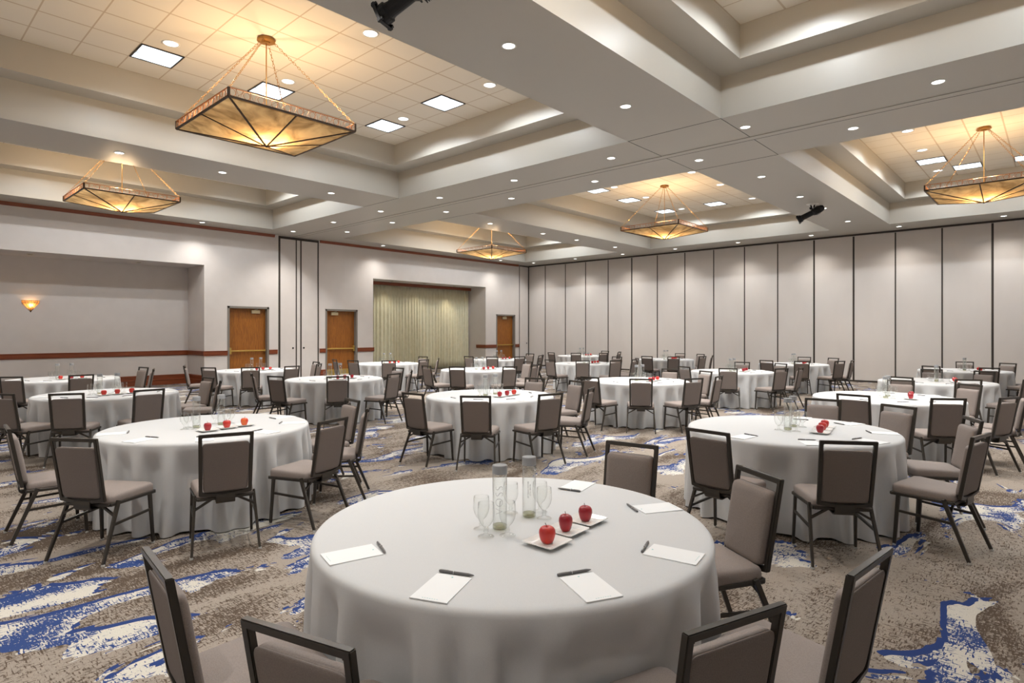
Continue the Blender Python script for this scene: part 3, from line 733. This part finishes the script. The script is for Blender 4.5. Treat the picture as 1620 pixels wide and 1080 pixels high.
bm = bmesh.new(); tube(bm, [(-.070,0,.006),(-.066,0,.006),(.050,0,.006),(.066,0,.006),(.072,0,.006)], [.0045,.0055,.0055,.003,.001], 10); mk('barrel', bm, M['pen'], pn, True)
bm = bmesh.new(); box(bm, -.064, -.030, -.0015, .0015, .0118, .0132); box(bm, -.012, -.009, -.0058, .0058, .0008, .0118); mk('clip', bm, M['penclip'], pn)
freeze(pn)

# name: (centre, chair angles)
TB = [
 ('the foreground table', (-1.93,2.11), None),
 ('the near left table', (-6.06,2.28), [-97.5,-55.5,-15.5,20.5,55,85]),
 ('the near right table', (-1.89,5.93), [-94.5,-58,-12.5,29,64,93.5]),
 ('the table behind the foreground one', (-6.07,6.15), [-86,-51.5,-15,23.5,70,105]),
 ('the table behind the near left one', (-10.38,2.49), [-95,-60,-30.5,5,68.5,97.5]),
 ('the table below the wall sconce', (-14.32,2.71), [-100,-70,-39.5,-1,73,98.5+4]),
 ('the table by the leftmost wooden door', (-14.17,6.41), [-108.5,-63.5,-29,6,43.5,83.5]),
 ('the table by the middle wooden door', (-10.45,6.28), [-114,-72,-28.5,12.5,53,88]),
 ("the table at the curtain's left half", (-14.44,10.37), [-107.5,-72,-33,7.5,50.5,95.5]),
 ("the table at the curtain's right half", (-10.42,10.17), [-97,-63,-17,16,48,79]),
 ('the table by the farthest wooden door', (-13.79,14.39), [-86,-54,-20,20,50,86]),
 ('the table below the middle far chandelier', (-5.82,9.86), [-93.5,-58,-22.5,6.5,61,95.5]),
 ('the table just ahead of the corner one', (-10.2,14.31), [-96,-58.5,-21.5,10.5,41,86]),
 ('the table in the far corner', (-13.6,18.79), [-102.5,-62,-22.5,15.5,46,86.5]),
 ('the back row table next to the corner', (-9.75,18.22), [-84.5,-52.5,-12.5,23.5,65,98.5]),
 ('the table ahead of the third back row one', (-5.63,13.69), [-109,-71,-28,2,64.5,103.5]),
 ('the third back row table from the corner', (-5.62,17.97), [-99,-65,-25,4,61.5,95.5]),
 ('the first table behind the near right one', (-1.80,9.67), [-92.5,-55,-24,5,57.5,93]),
 ('the second table behind the near right one', (-1.70,13.39), [-101,-66.5,-27,10,66,99.5]),
 ('the rightmost back row table', (-1.69,17.63), [-108.5,-68.5,-24,10,60,94.5])]
CP = ['leftmost at', 'second from left at', 'third from left at', 'right side of', 'far right side of', 'far side, facing us, at']
PP = ['leftmost', 'second from left', 'third from left', 'right', 'far right', 'farthest']
# foreground chairs: (bar midpoint, facing angle in degrees)
FG = [((-2.21,.67),84),((-1.43,.75),106),((-.64,1.585),161),((-.47,2.28),174),((-1.215,3.31),237),((-2.17,3.58),279)]
for ti, (tn, (tx, ty), ang) in enumerate(TB):
    rnd = random.Random(100+ti)
    place(tb, (tx, ty, 0), rnd.uniform(0,PI), 'round folding table under the cloth of '+tn, 'table', 'round banquet tables')
    seats = []
    if ang is None:
        for k, (p, fa) in enumerate(FG):
            a = math.radians(fa); cx, cy = p[0]+.302*math.cos(a), p[1]+.302*math.sin(a)
            seats.append((math.atan2(cy-ty, cx-tx), math.hypot(cx-tx, cy-ty)))
            place(chair, (cx, cy, 0), a-PI/2, 'taupe chair, '+CP[k]+' '+tn, 'chair', 'banquet chairs around the tables')
    else:
        for k, dg in enumerate(ang):
            a = math.radians(dg); rr = 1.185+rnd.uniform(-.01,.015)
            seats.append((a, rr))
            place(chair, (tx+rr*math.cos(a), ty+rr*math.sin(a), 0), a+PI/2+math.radians(rnd.uniform(-4,4)), 'taupe chair, '+CP[k]+' '+tn, 'chair', 'banquet chairs around the tables')
    o = mk('tablecloth', cloth_mesh(11+ti, seats), M['cloth'], None, True, (tx, ty, 0)); tag(o, 'floor length white cloth draped over '+tn, 'tablecloth', 'white round tablecloths')
    zt = .762
    j = (lambda s: 0) if ti == 0 else (lambda s: rnd.uniform(-s, s))
    va = math.atan2(-ty, -tx)      # towards the camera
    for k, (dx, dy) in enumerate(((.02,-.11),(0,.12))):
        place(bottles[k], (tx+dx+j(.005), ty+dy+j(.005), zt), va+PI/2+(0 if k == 0 else PI if False else .0), 'grey capped water bottle, %s one on %s' % (('nearer' if k == 0 else 'farther'), tn), 'bottle', 'water bottles on the tables')
    for k, (dx, dy) in enumerate(((.05,-.23),(.11,-.155),(-.04,-.17),(.075,.145),(-.01,.215),(-.105,.10))):
        place(gb, (tx+dx+j(.004), ty+dy+j(.004), zt), 0, 'stemmed goblet, %s one on %s' % (('leftmost front','middle front','leftmost rear','right front','rightmost rear','middle rear')[k], tn), 'glass', 'water goblets on the tables')
    for k, (dx, dy) in enumerate(((.31,-.12),(.275,.055),(.255,.235))):
        x, y = tx+dx+j(.01), ty+dy+j(.01)
        nm = ('left','middle','right')[k]
        place(pl, (x, y, zt), math.radians(2+j(6)), 'square white plate, %s one on %s' % (nm, tn), 'plate', 'square plates under the apples')
        ak = k if ti == 0 else (3 if ti == 1 and k == 2 else rnd.choice([0,0,1,2]))
        place(apples[ak], (x, y, zt+.0066), rnd.uniform(-.4,.4) + .4, 'red apple, %s one on %s' % (nm, tn), 'apple', 'apples on the square plates')
    pads = [-105,-66.4,-26.8,10.2,59.4,102.8] if ti == 0 else [(-105,-66,-27,10,59,101)[k]*.5+ang[k]*.5 for k in range(6)]
    for k, dg in enumerate(pads):
        a = math.radians(dg+j(2)); r_ = .778
        place(npd, (tx+r_*math.cos(a), ty+r_*math.sin(a), zt), a-PI/2+j(.1), 'white notepad, %s place at %s' % (PP[k], tn), 'notepad', 'notepads on the tables')
        r_ = .652; b_ = a + (.0,.0,-.0,.02,.05,0)[k]
        place(pn, (tx+r_*math.cos(b_), ty+r_*math.sin(b_), zt), a+PI/2+(-.12,0,.02,.15,-.1,0)[k], 'grey pen, %s place at %s' % (PP[k], tn), 'pen', 'pens on the tables')
